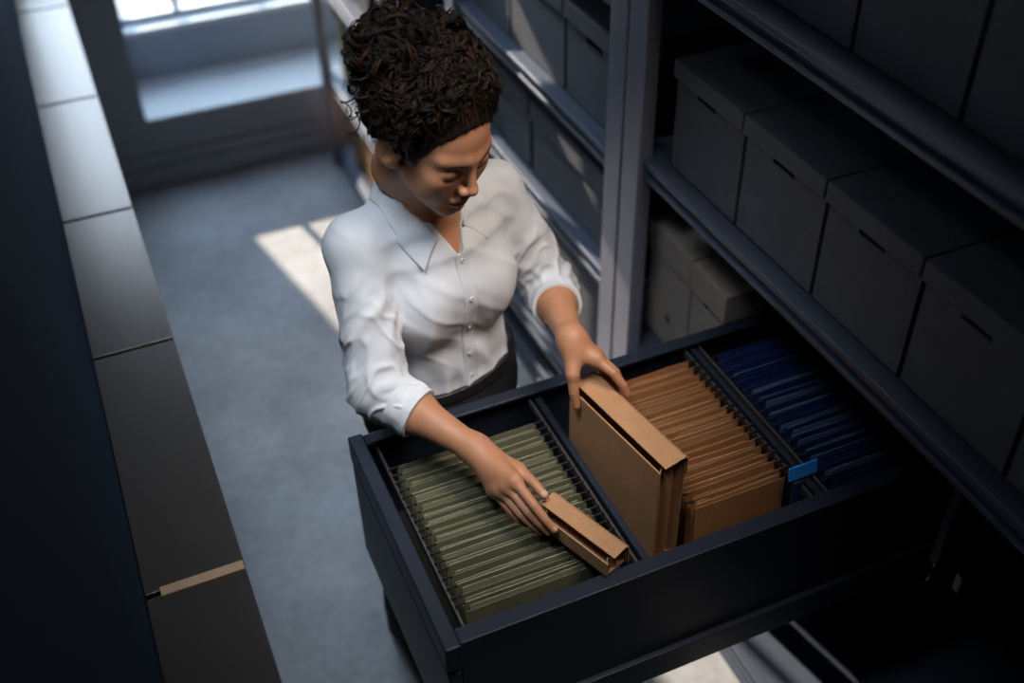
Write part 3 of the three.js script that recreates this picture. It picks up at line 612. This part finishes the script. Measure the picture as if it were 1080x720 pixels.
// shirt: the trunk and sleeves a little proud of the skin, with folds
const toward = (a, b, m) => { const l = Math.hypot(b[0] - a[0], b[1] - a[1], b[2] - a[2]); return a.map((v, i) => v + (b[i] - v) * m / l); };
const rCuff = toward(J.rEl, J.rWr, 0.088), lCuff = toward(J.lEl, J.lWr, 0.100);
const ridge = (n) => Math.exp(-n * n * 22);
function sleeve(x, y, z, S, El, Cf) {
  let d = cap(x, y, z, S, El, 0.066, 0.056);
  d = smin(d, cap(x, y, z, El, Cf, 0.056, 0.052), 0.03);
  d = smax(d, (along(x, y, z, El, Cf) - 1) * Math.hypot(Cf[0] - El[0], Cf[1] - El[1], Cf[2] - El[2]), 0.006);
  const u = along(x, y, z, S, El), k = sstep(0.05, 0.6, u);
  const ax = [El[0] - S[0], El[1] - S[1], El[2] - S[2]], L = Math.hypot(...ax), qx = x - S[0] - ax[0] * u, qz = z - S[2] - ax[2] * u, an = Math.atan2(qz, qx), uc = Math.min(u, 1.25);
  d -= 0.0055 * sstep(0.15, 0.8, u) * ridge(noise(Math.cos(an) * 1.1 + uc * 1.5, uc * L * 24 + Math.sin(an) * 1.6, Math.sin(an) * 1.1 + S[0] * 20));
  return d - 0.006 * k * ridge(noise(x * 6 + u * 2, y * 10 - x * 7, z * 7 + 4)) - 0.0025 * ridge(noise(x * 14, y * 16 + z * 12, z * 12)) * (0.3 + k) + 0.003;
}
function shirtBase(x, y, z) {
  let d = trunk(x, y, z);
  d = smin(d, cap(x, y, z, fromTrunk(-0.06, 1.392, -0.012), J.rSh, 0.042, 0.060), 0.05);
  d = smin(d, cap(x, y, z, fromTrunk(0.06, 1.392, -0.012), J.lSh, 0.042, 0.058), 0.05);
  const [lx, lz] = toTrunk(x, z);
  // loose cloth over the waist and folds from the bust and the shoulders
  const low = sstep(1.22, 1.02, y);
  d -= 0.008 * low;
  d -= 0.0075 * (0.35 + low) * ridge(noise(lx * 11 + y * 3.0, y * 4.5 - lx * 5, lz * 6 + 2));
  d -= 0.0028 * ridge(noise(lx * 8 - 6 + y * 9, y * 11 + lx * 9, lz * 8)) * sstep(1.0, 1.1, y);
  d = smin(d, sleeve(x, y, z, J.rSh, J.rEl, rCuff), 0.022);
  d = smin(d, sleeve(x, y, z, J.lSh, J.lEl, lCuff), 0.022);
  return d;
}
const VB = 1.302;                                                  // where the neck opening starts
function shirtField(x, y, z) {
  let d = shirtBase(x, y, z);
  const [lx, lz] = toTrunk(x, z);
  const wedge = (Math.abs(lx - 0.004) - (y - VB) * 0.46) * 0.9;      // V opening at the front
  if (lz > -0.02) d = smax(d, -Math.max(wedge, VB - y), 0.003);
  d = smax(d, y - 1.452, 0.004); d = smax(d, 0.940 - y, 0.006);
  return d;
}
const shirtMat = std({ color: lin(0.66, 0.68, 0.725), bumpMap: weave, bumpScale: 0.00025, roughness: 0.82 });
const shirt = part(woman, 'shirt', surfaceNet(shirtField, [0.26, 0.93, -2.10], [1.0, 1.47, -1.55], 0.0048), shirtMat);
// rolled cuffs
for (const [El, Cf, r] of [[J.rEl, rCuff, 0.0545], [J.lEl, lCuff, 0.0545]]) {
  const ax = toward(El, Cf, 1).map((v, i) => v - El[i]), f = (x, y, z) => {
    const t = (x - Cf[0]) * ax[0] + (y - Cf[1]) * ax[1] + (z - Cf[2]) * ax[2], q = Math.sqrt(Math.max(0, (x - Cf[0]) ** 2 + (y - Cf[1]) ** 2 + (z - Cf[2]) ** 2 - t * t));
    const w = 0.0022 * noise(x * 40, y * 40, z * 40);
    let d = Math.max(q - r - w - 0.002 * Math.sin(t * 130), Math.abs(t + 0.012) - 0.026, 0.0455 - q);
    return d - 0.0015;
  };
  part(shirt, 'cuff', surfaceNet(f, Cf.map((v) => v - 0.085), Cf.map((v) => v + 0.085), 0.0032), shirtMat);
}
// placket with buttons
{
  const front = (lx, y) => hit(shirtBase, fromTrunk(lx, y, 0.30), [-ts, 0, -tc], 0.5);
  const rows = [], N = 46, w = 0.0165;
  for (let i = 0; i <= N; i++) { const y = lerp(VB + 0.012, 0.945, i / N); rows.push([-1, -0.97, -0.5, 0, 0.5, 0.97, 1].map((u) => { const p = front(0.004 + u * w, y), o = Math.abs(u) === 1 ? -0.002 : 0.0028; return [p[0] + ts * o, p[1], p[2] + tc * o]; })); }
  const pos = [], idx = [], uv = [];
  rows.forEach((r, i) => r.forEach((p, j) => { pos.push(...p); uv.push(j * 0.006, p[1]); if (i && j) { const a = (i - 1) * 7 + j - 1; idx.push(a, a + 7, a + 1, a + 1, a + 7, a + 8); } }));
  const g = new THREE.BufferGeometry(); g.setAttribute('position', new THREE.Float32BufferAttribute(pos, 3)); g.setAttribute('uv', new THREE.Float32BufferAttribute(uv, 2)); g.setIndex(idx); g.computeVertexNormals();
  part(shirt, 'placket', g, shirtMat);
  const bm = std({ color: lin(0.66, 0.62, 0.58), roughness: 0.3 });
  const bg = new THREE.LatheGeometry([[0, 0.0012], [0.0028, 0.0012], [0.0034, 0.0022], [0.0046, 0.0022], [0.0054, 0.0012], [0.0054, -0.001]].map((p) => new THREE.Vector2(...p)), 16);
  for (const y of [1.298, 1.212, 1.130, 1.052, 0.985]) { const p = front(0.004, y), b = part(shirt, 'button', bg, bm, [p[0] + ts * 0.0032, p[1], p[2] + tc * 0.0032]); b.rotation.set(Math.PI / 2, 0, 0); b.rotation.order = 'YXZ'; b.rotation.y = TYAW; b.rotation.x = Math.PI / 2; }
}
// collar: stand and fall, both leaves
{
  const C3 = (a) => new THREE.CatmullRomCurve3(a.map((p) => new THREE.Vector3(...fromTrunk(...p))), false, 'centripetal');
  for (const s of [-1, 1]) {
    const root = C3([[0, 1.425, -0.080], [s * 0.048, 1.420, -0.062], [s * 0.066, 1.405, -0.012], [s * 0.056, 1.385, 0.038], [s * 0.030, 1.352, 0.078]]);
    const fold = C3([[0, 1.462, -0.088], [s * 0.052, 1.456, -0.068], [s * 0.073, 1.438, -0.010], [s * 0.064, 1.412, 0.046], [s * 0.033, 1.362, 0.090]]);
    const edge = C3([[0, 1.420, -0.112], [s * 0.072, 1.418, -0.088], [s * 0.108, 1.402, -0.008], [s * 0.112, 1.364, 0.062], [s * 0.088, 1.312, 0.112]]);
    const N = 28, prof = [];
    for (let i = 0; i <= N; i++) {
      const t = i / N, a = root.getPoint(t), b = fold.getPoint(t), c = edge.getPoint(t), row = [];
      for (let k = 0; k <= 3; k++) row.push(a.clone().lerp(b, k / 3));
      for (let k = 1; k <= 8; k++) {
        const u = k / 8, p = b.clone().lerp(c, u); p.y += 0.006 * Math.sin(u * Math.PI) ;
        // keep the leaf lying just outside the shirt
        for (let q = 0; q < 5; q++) { const d = shirtBase(p.x, p.y, p.z), want = s > 0 ? lerp(0.0028 + 0.005 * (1 - u), 0.0016, sstep(0.72, 0.95, t)) : 0.0045 + 0.005 * (1 - u); if (d >= want && (s < 0 || t < 0.7)) break; const e = 0.003, g = new THREE.Vector3(shirtBase(p.x + e, p.y, p.z) - d, shirtBase(p.x, p.y + e, p.z) - d, shirtBase(p.x, p.y, p.z + e) - d).normalize(); p.addScaledVector(g, want - d); }
        row.push(p);
      }
      prof.push(row);
    }
    const R = prof[0].length, pos = [], idx = [], uv = [];
    prof.forEach((r, i) => r.forEach((p, j) => { pos.push(p.x, p.y, p.z); uv.push(i * 0.008, j * 0.008); if (i && j) { const a = (i - 1) * R + j - 1; s > 0 ? idx.push(a, a + 1, a + R, a + 1, a + R + 1, a + R) : idx.push(a, a + R, a + 1, a + 1, a + R, a + R + 1); } }));
    // thickness: a second layer set in along the normals
    const g0 = new THREE.BufferGeometry(); g0.setAttribute('position', new THREE.Float32BufferAttribute(pos, 3)); g0.setIndex(idx); g0.computeVertexNormals();
    { // make the faces point away from the shirt
      let dot = 0; const q0 = g0.attributes.normal;
      for (let q = 0; q < pos.length / 3; q++) if (q % R > 6) { const [x, y, z] = pos.slice(3 * q, 3 * q + 3), e = 0.003, d = shirtBase(x, y, z); dot += q0.getX(q) * (shirtBase(x + e, y, z) - d) + q0.getY(q) * (shirtBase(x, y + e, z) - d) + q0.getZ(q) * (shirtBase(x, y, z + e) - d); }
      if (dot < 0) { for (let q = 0; q < idx.length; q += 3) [idx[q + 1], idx[q + 2]] = [idx[q + 2], idx[q + 1]]; g0.setIndex(idx); g0.computeVertexNormals(); }
    }
    const nn = g0.attributes.normal, m = pos.length / 3, P2 = [...pos], I2 = [...idx];
    for (let q = 0; q < m; q++) P2.push(pos[3 * q] - nn.getX(q) * 0.0018, pos[3 * q + 1] - nn.getY(q) * 0.0018, pos[3 * q + 2] - nn.getZ(q) * 0.0018);
    for (let q = 0; q < idx.length; q += 3) I2.push(idx[q] + m, idx[q + 2] + m, idx[q + 1] + m);
    const rim = []; for (let j = 0; j < R; j++) rim.push(N * R + j); for (let i = N - 1; i >= 0; i--) rim.push(i * R + R - 1);
    for (let q = 0; q + 1 < rim.length; q++) { const a = rim[q], b = rim[q + 1]; s > 0 ? I2.push(a, a + m, b, b, a + m, b + m) : I2.push(a, b, a + m, b, b + m, a + m); }
    const g = new THREE.BufferGeometry(); g.setAttribute('position', new THREE.Float32BufferAttribute(P2, 3)); g.setAttribute('uv', new THREE.Float32BufferAttribute([...uv, ...uv], 2)); g.setIndex(I2); g.computeVertexNormals();
    part(shirt, 'collar', g, shirtMat);
  }
}
// trousers, belt, shoes
{
  const hipR = fromTrunk(-0.085, 0.90, 0), hipL = fromTrunk(0.085, 0.90, 0), kR = [0.455, 0.50, -1.835], kL = [0.735, 0.50, -1.90], aR = [0.425, 0.115, -1.815], aL = [0.775, 0.115, -1.93];
  const f = (x, y, z) => {
    const [lx, lz] = toTrunk(x, z);
    let d = ell(lx, y, lz, [0, 0.88, -0.005], [0.192, 0.16, 0.132]);
    d = smin(d, Math.max(trunk(x, y, z) - 0.016, y - 0.965, 0.83 - y), 0.03);
    for (const [h, k, a] of [[hipR, kR, aR], [hipL, kL, aL]]) { d = smin(d, cap(x, y, z, h, k, 0.092, 0.066), 0.04); d = smin(d, cap(x, y, z, k, a, 0.066, 0.052), 0.03); }
    d -= 0.004 * ridge(noise(x * 10, y * 8, z * 10));
    return smax(Math.max(d, 0.105 - y), y - 0.965, 0.004);
  };
  const tr = part(woman, 'trousers', surfaceNet(f, [0.33, 0.09, -2.08], [0.88, 1.0, -1.70], 0.008), std({ color: lin(0.010, 0.011, 0.015), bumpMap: weave, bumpScale: 0.0003, roughness: 0.85 }));
  const bf = (x, y, z) => Math.max(trunk(x, y, z) - 0.024, -(trunk(x, y, z) - 0.012), Math.abs(y - 0.954) - 0.014);
  part(tr, 'belt', surfaceNet(bf, [0.36, 0.93, -2.05], [0.84, 0.98, -1.72], 0.004), std({ color: lin(0.012, 0.010, 0.010), roughness: 0.4 }));
  for (const [a, yaw] of [[aR, 0.1], [aL, 0.4]]) {
    const toe = [a[0] + Math.sin(yaw) * 0.15, 0.038, a[2] + Math.cos(yaw) * 0.15], heel = [a[0] - Math.sin(yaw) * 0.045, 0.042, a[2] - Math.cos(yaw) * 0.045];
    const sf = (x, y, z) => { let d = cap(x, y, z, heel, toe, 0.036, 0.030); d = smin(d, cap(x, y, z, [a[0], 0.07, a[2]], toe, 0.038, 0.030), 0.03); return smax(d, 0.004 - y, 0.004) ; };
    part(woman, 'shoe', surfaceNet(sf, [a[0] - 0.1, -0.01, a[2] - 0.12], [a[0] + 0.16, 0.13, a[2] + 0.22], 0.006), std({ color: lin(0.012, 0.012, 0.013), roughness: 0.35 }));
    part(body, 'ankle', surfaceNet((x, y, z) => smin(cap(x, y, z, [a[0], 0.16, a[2]], [a[0], 0.07, a[2]], 0.034, 0.032), 1, 0.01), [a[0] - 0.05, 0.03, a[2] - 0.05], [a[0] + 0.05, 0.2, a[2] + 0.05], 0.008, skinTone), skinMat);
  }
}
// hair: a soft mass with hundreds of curls over it, gathered into a loose bun
{
  const R = rngOf(77), HC = [0, 0.058, -0.030], HR = [0.108, 0.098, 0.104];
  const lobes = [[[-0.035, 0.130, -0.090], [0.066, 0.050, 0.056]], [[0.026, 0.134, -0.062], [0.046, 0.036, 0.044]], [[-0.060, 0.098, -0.088], [0.040, 0.046, 0.046]]];
  const faceMask = (x, y, z) => sph(x, y, z, [0, -0.026, 0.130], 0.124);
  const earMask = (x, y, z) => ell(Math.abs(x), y, z, [0.096, -0.012, -0.010], [0.036, 0.038, 0.030]);
  const mass = (x, y, z) => {
    let d = ell(x, y, z, HC, HR) + 0.022 * (1 - sstep(-0.01, 0.05, faceMask(x, y, z)));
    d = smax(d, -faceMask(x, y, z), 0.012); d = smax(d, -earMask(x, y, z), 0.008);
    d = smax(d, -0.092 - y + z * 0.25, 0.02);
    for (const [c, r] of lobes) d = smin(d, ell(x, y, z, c, r), 0.02);
    d += 0.005 + 0.008 * noise(x * 45, y * 45, z * 45) + 0.006 * noise(x * 110, y * 110, z * 110);
    // close-lying hair on the scalp, feathered at the hairline
    const scalp = Math.max(headLocal(x, y, z) - 0.004, -faceMask(x, y, z) + 0.004 * noise(x * 160, y * 60, z * 60), -earMask(x, y, z), -0.080 - y + z * 0.25, z - 0.075, -0.004 - y);
    return smin(d, scalp, 0.006);
  };
  const W = (p) => { const v = new THREE.Vector3(...p).applyMatrix4(headM); return [v.x, v.y, v.z]; };
  const g = surfaceNet(mass, [-0.15, -0.14, -0.18], [0.15, 0.235, 0.12], 0.0033, () => [0.008, 0.0055, 0.005]);
  g.applyMatrix4(headM);
  const list = [], tone = () => { const t = R(); return t < 0.8 ? [0.0045 + 0.004 * R(), 0.003 + 0.002 * R(), 0.0027] : [0.024 + 0.03 * R(), 0.0095 + 0.009 * R(), 0.0055]; };
  // a lock is a bundle of strands that share one wavering helix about a guide line
  function lock(guide, out, rad, turns, strands, thick, c, ease = 0.2) {
    const n = guide.length, ph = R() * 6.28, wob = R() * 6.28;
    for (let q = 0; q < strands; q++) {
      const oa = R() * 6.28, or = thick * Math.sqrt(R()), dp = (R() - 0.5) * 0.9, pts = [], cc = mix3(c, tone(), 0.35);
      for (let k = 0; k < n; k++) {
        const t = k / (n - 1), p = guide[k], a = guide[Math.max(0, k - 1)], b = guide[Math.min(n - 1, k + 1)], T = [b[0] - a[0], b[1] - a[1], b[2] - a[2]], o = out(p, t);
        let S = [T[1] * o[2] - T[2] * o[1], T[2] * o[0] - T[0] * o[2], T[0] * o[1] - T[1] * o[0]]; const l = Math.hypot(...S) || 1; S = S.map((v) => v / l);
        const w = ph + dp + turns * 6.283 * t + 0.8 * Math.sin(t * 7 + wob), r = rad * sstep(0, ease, t) * (0.75 + 0.25 * Math.sin(t * 9 + wob)), cu = Math.cos(w) * r + Math.cos(oa) * or + r * 0.4, sd = Math.sin(w) * r * 1.15 + Math.sin(oa) * or;
        pts.push(W([p[0] + o[0] * cu + S[0] * sd, p[1] + o[1] * cu + S[1] * sd, p[2] + o[2] * cu + S[2] * sd]));
      }
      list.push({ pts, r: (u) => 0.00125 * Math.min(1, 5 * (1 - u) + 0.2, 4 * u + 0.15), c: cc });
    }
  }
  const norm = (v) => { const l = Math.hypot(...v) || 1; return v.map((a) => a / l); };
  // locks drawn back from the hairline towards the bun
  for (let i = 0; i < 760; i++) {
    const a = R() * Math.PI * 2, b = Math.acos(1 - 2 * R() * 0.90);
    const p = [HC[0] + HR[0] * Math.sin(b) * Math.cos(a), HC[1] + HR[1] * Math.cos(b), HC[2] + HR[2] * Math.sin(b) * Math.sin(a)];
    if (faceMask(...p) < 0.006 || earMask(...p) < 0.002 || p[1] < -0.085) continue;
    const knot = [-0.02 + (R() - 0.5) * 0.13, 0.145 + (R() - 0.5) * 0.03, -0.065 + (R() - 0.5) * 0.12], len = 0.3 + 0.6 * R(), n = 34, guide = [], nearLine = faceMask(...p) < 0.03, dn = norm([HC[0] - p[0], HC[1] - p[1], HC[2] - p[2]]), root = nearLine ? hit((x, y, z) => headLocal(x, y, z) - 0.002, p, dn, 0.08) : p;
    for (let k = 0; k < n; k++) {
      const t = k / (n - 1) * len, q = [0, 1, 2].map((m) => lerp(p[m], knot[m], t)), e = [0, 1, 2].map((m) => (q[m] - HC[m]) / HR[m]), l = Math.hypot(...e) || 1, s = Math.max(1, 1 / l);
      const on = q.map((v, m) => HC[m] + (v - HC[m]) * s), g0 = nearLine ? sstep(0, 0.4, k / (n - 1)) : 1;
      guide.push(on.map((v, m) => lerp(root[m], v, g0)));
    }
    lock(guide, (q) => norm([0, 1, 2].map((m) => (q[m] - HC[m]) / HR[m] / HR[m])), nearLine ? 0.0014 : p[1] < 0.085 ? 0.0018 + 0.003 * R() : 0.003 + 0.0075 * R(), 1.5 + R() * 4, 5, nearLine ? 0.0022 : 0.0042, tone(), nearLine ? 0.6 : 0.25);
  }
  // fine strands combed back over the scalp from the hairline
  for (let i = 0; i < 9500 && list.length < 9500; i++) {
    const a = R() * Math.PI * 2, b = Math.acos(1 - 2 * R() * 0.80), p = [HC[0] + HR[0] * Math.sin(b) * Math.cos(a), HC[1] + HR[1] * Math.cos(b), HC[2] + HR[2] * Math.sin(b) * Math.sin(a)];
    const q0 = hit((x, y, z) => headLocal(x, y, z) - 0.0035, p, norm([HC[0] - p[0], HC[1] - p[1], HC[2] - p[2]]), 0.08), fm = faceMask(...q0);
    if (fm < -0.003 || fm > 0.045 || earMask(...q0) < 0.002 || q0[1] < -0.012 || q0[2] < -0.02) continue;
    const goal = [-0.01 + q0[0] * 0.35, 0.150, -0.06], n = 14, pts = [], len = 0.30 + 0.25 * R(), wv = 0.0006 + 0.0016 * R(), ph = R() * 6.28, c = tone(), thick = 0.0007 + 0.0006 * R();
    for (let k = 0; k < n; k++) {
      const t = k / (n - 1), g0 = [0, 1, 2].map((m) => lerp(q0[m], goal[m], t * len)), d = headLocal(...g0), want = 0.0035 + 0.014 * t * t + 0.0025 * (R() - 0.5) * t, o = norm([g0[0] - HC[0], g0[1] - HC[1] + 0.01, g0[2] - HC[2]]), w = Math.sin(ph + t * 11) * wv * t;
      pts.push(W([g0[0] + o[0] * (want - d) + w, g0[1] + o[1] * (want - d) + w * 0.5, g0[2] + o[2] * (want - d) - w]));
    }
    list.push({ pts, r: (u) => thick * Math.min(1, 3 * u + 0.25), c });
  }
  // the bun: loose coils over its lobes
  for (let i = 0; i < 300; i++) {
    const [bc, br] = lobes[i % 5 < 3 ? 0 : i % 5 - 2], ax = new THREE.Vector3(R() - 0.5, R() - 0.5, R() - 0.5).normalize(), n = 36, span = 0.9 + R() * 2.4, sc = 0.84 + 0.22 * R(), u0 = new THREE.Vector3(R() - 0.5, R() - 0.5, R() - 0.5).cross(ax).normalize(), guide = [];
    for (let k = 0; k < n; k++) { const d = u0.clone().applyAxisAngle(ax, k / (n - 1) * span); guide.push([bc[0] + d.x * br[0] * sc, bc[1] + d.y * br[1] * sc, bc[2] + d.z * br[2] * sc]); }
    lock(guide, (q) => norm([0, 1, 2].map((m) => (q[m] - bc[m]) / br[m] / br[m])), 0.005 + 0.011 * R(), 0.8 + R() * 2.4, 5, 0.0035, tone());
  }
  // loose flyaway curls
  for (let i = 0; i < 130; i++) {
    const a = R() * Math.PI * 2, b = Math.acos(1 - 1.6 * R()), p = [HC[0] + HR[0] * Math.sin(b) * Math.cos(a), HC[1] + HR[1] * Math.cos(b), HC[2] + HR[2] * Math.sin(b) * Math.sin(a)];
    if (faceMask(...p) < 0.035 || earMask(...p) < 0.0) continue;
    const o = norm([p[0] - HC[0], p[1] - HC[1], p[2] - HC[2]]), n = 24, pts = [], turns = 1 + 2 * R(), rad = 0.005 + 0.006 * R(), len = 0.015 + 0.025 * R(), ph = R() * 6;
    for (let k = 0; k < n; k++) { const t = k / (n - 1), w = ph + turns * 6.28 * t; pts.push(W([p[0] + o[0] * len * t + rad * t * Math.sin(w), p[1] + o[1] * len * t * (1 - t * 0.5) - 0.01 * t * t + rad * t * Math.cos(w), p[2] + o[2] * len * t + rad * t * Math.cos(w * 1.1)])); }
    list.push({ pts, r: (u) => 0.0008 * (1 - 0.6 * u), c: tone() });
  }
  // long loose curls at her right
  for (const [x0, y0, z0, s] of [[-0.098, 0.115, -0.085, 1], [-0.095, 0.09, -0.07, 0.7], [-0.1, 0.07, -0.06, 0.8]]) {
    const pts = []; for (let k = 0; k < 40; k++) { const t = k / 39, w = t * 14 * s; pts.push(W([x0 - 0.030 * Math.sin(t * 2.4) - 0.009 * Math.sin(w), y0 - 0.085 * t * s, z0 + 0.004 + 0.009 * Math.cos(w)])); }
    list.push({ pts, r: (u) => 0.0021 * (1 - 0.5 * u), c: [0.016, 0.010, 0.008] });
  }
  const tg = tubes(list, 4);
  const hair = part(woman, 'hair', [g, tg], new THREE.MeshPhysicalMaterial({ vertexColors: true, roughness: 0.5, specularIntensity: 0.4 }));
}
renderer.render(scene, camera);
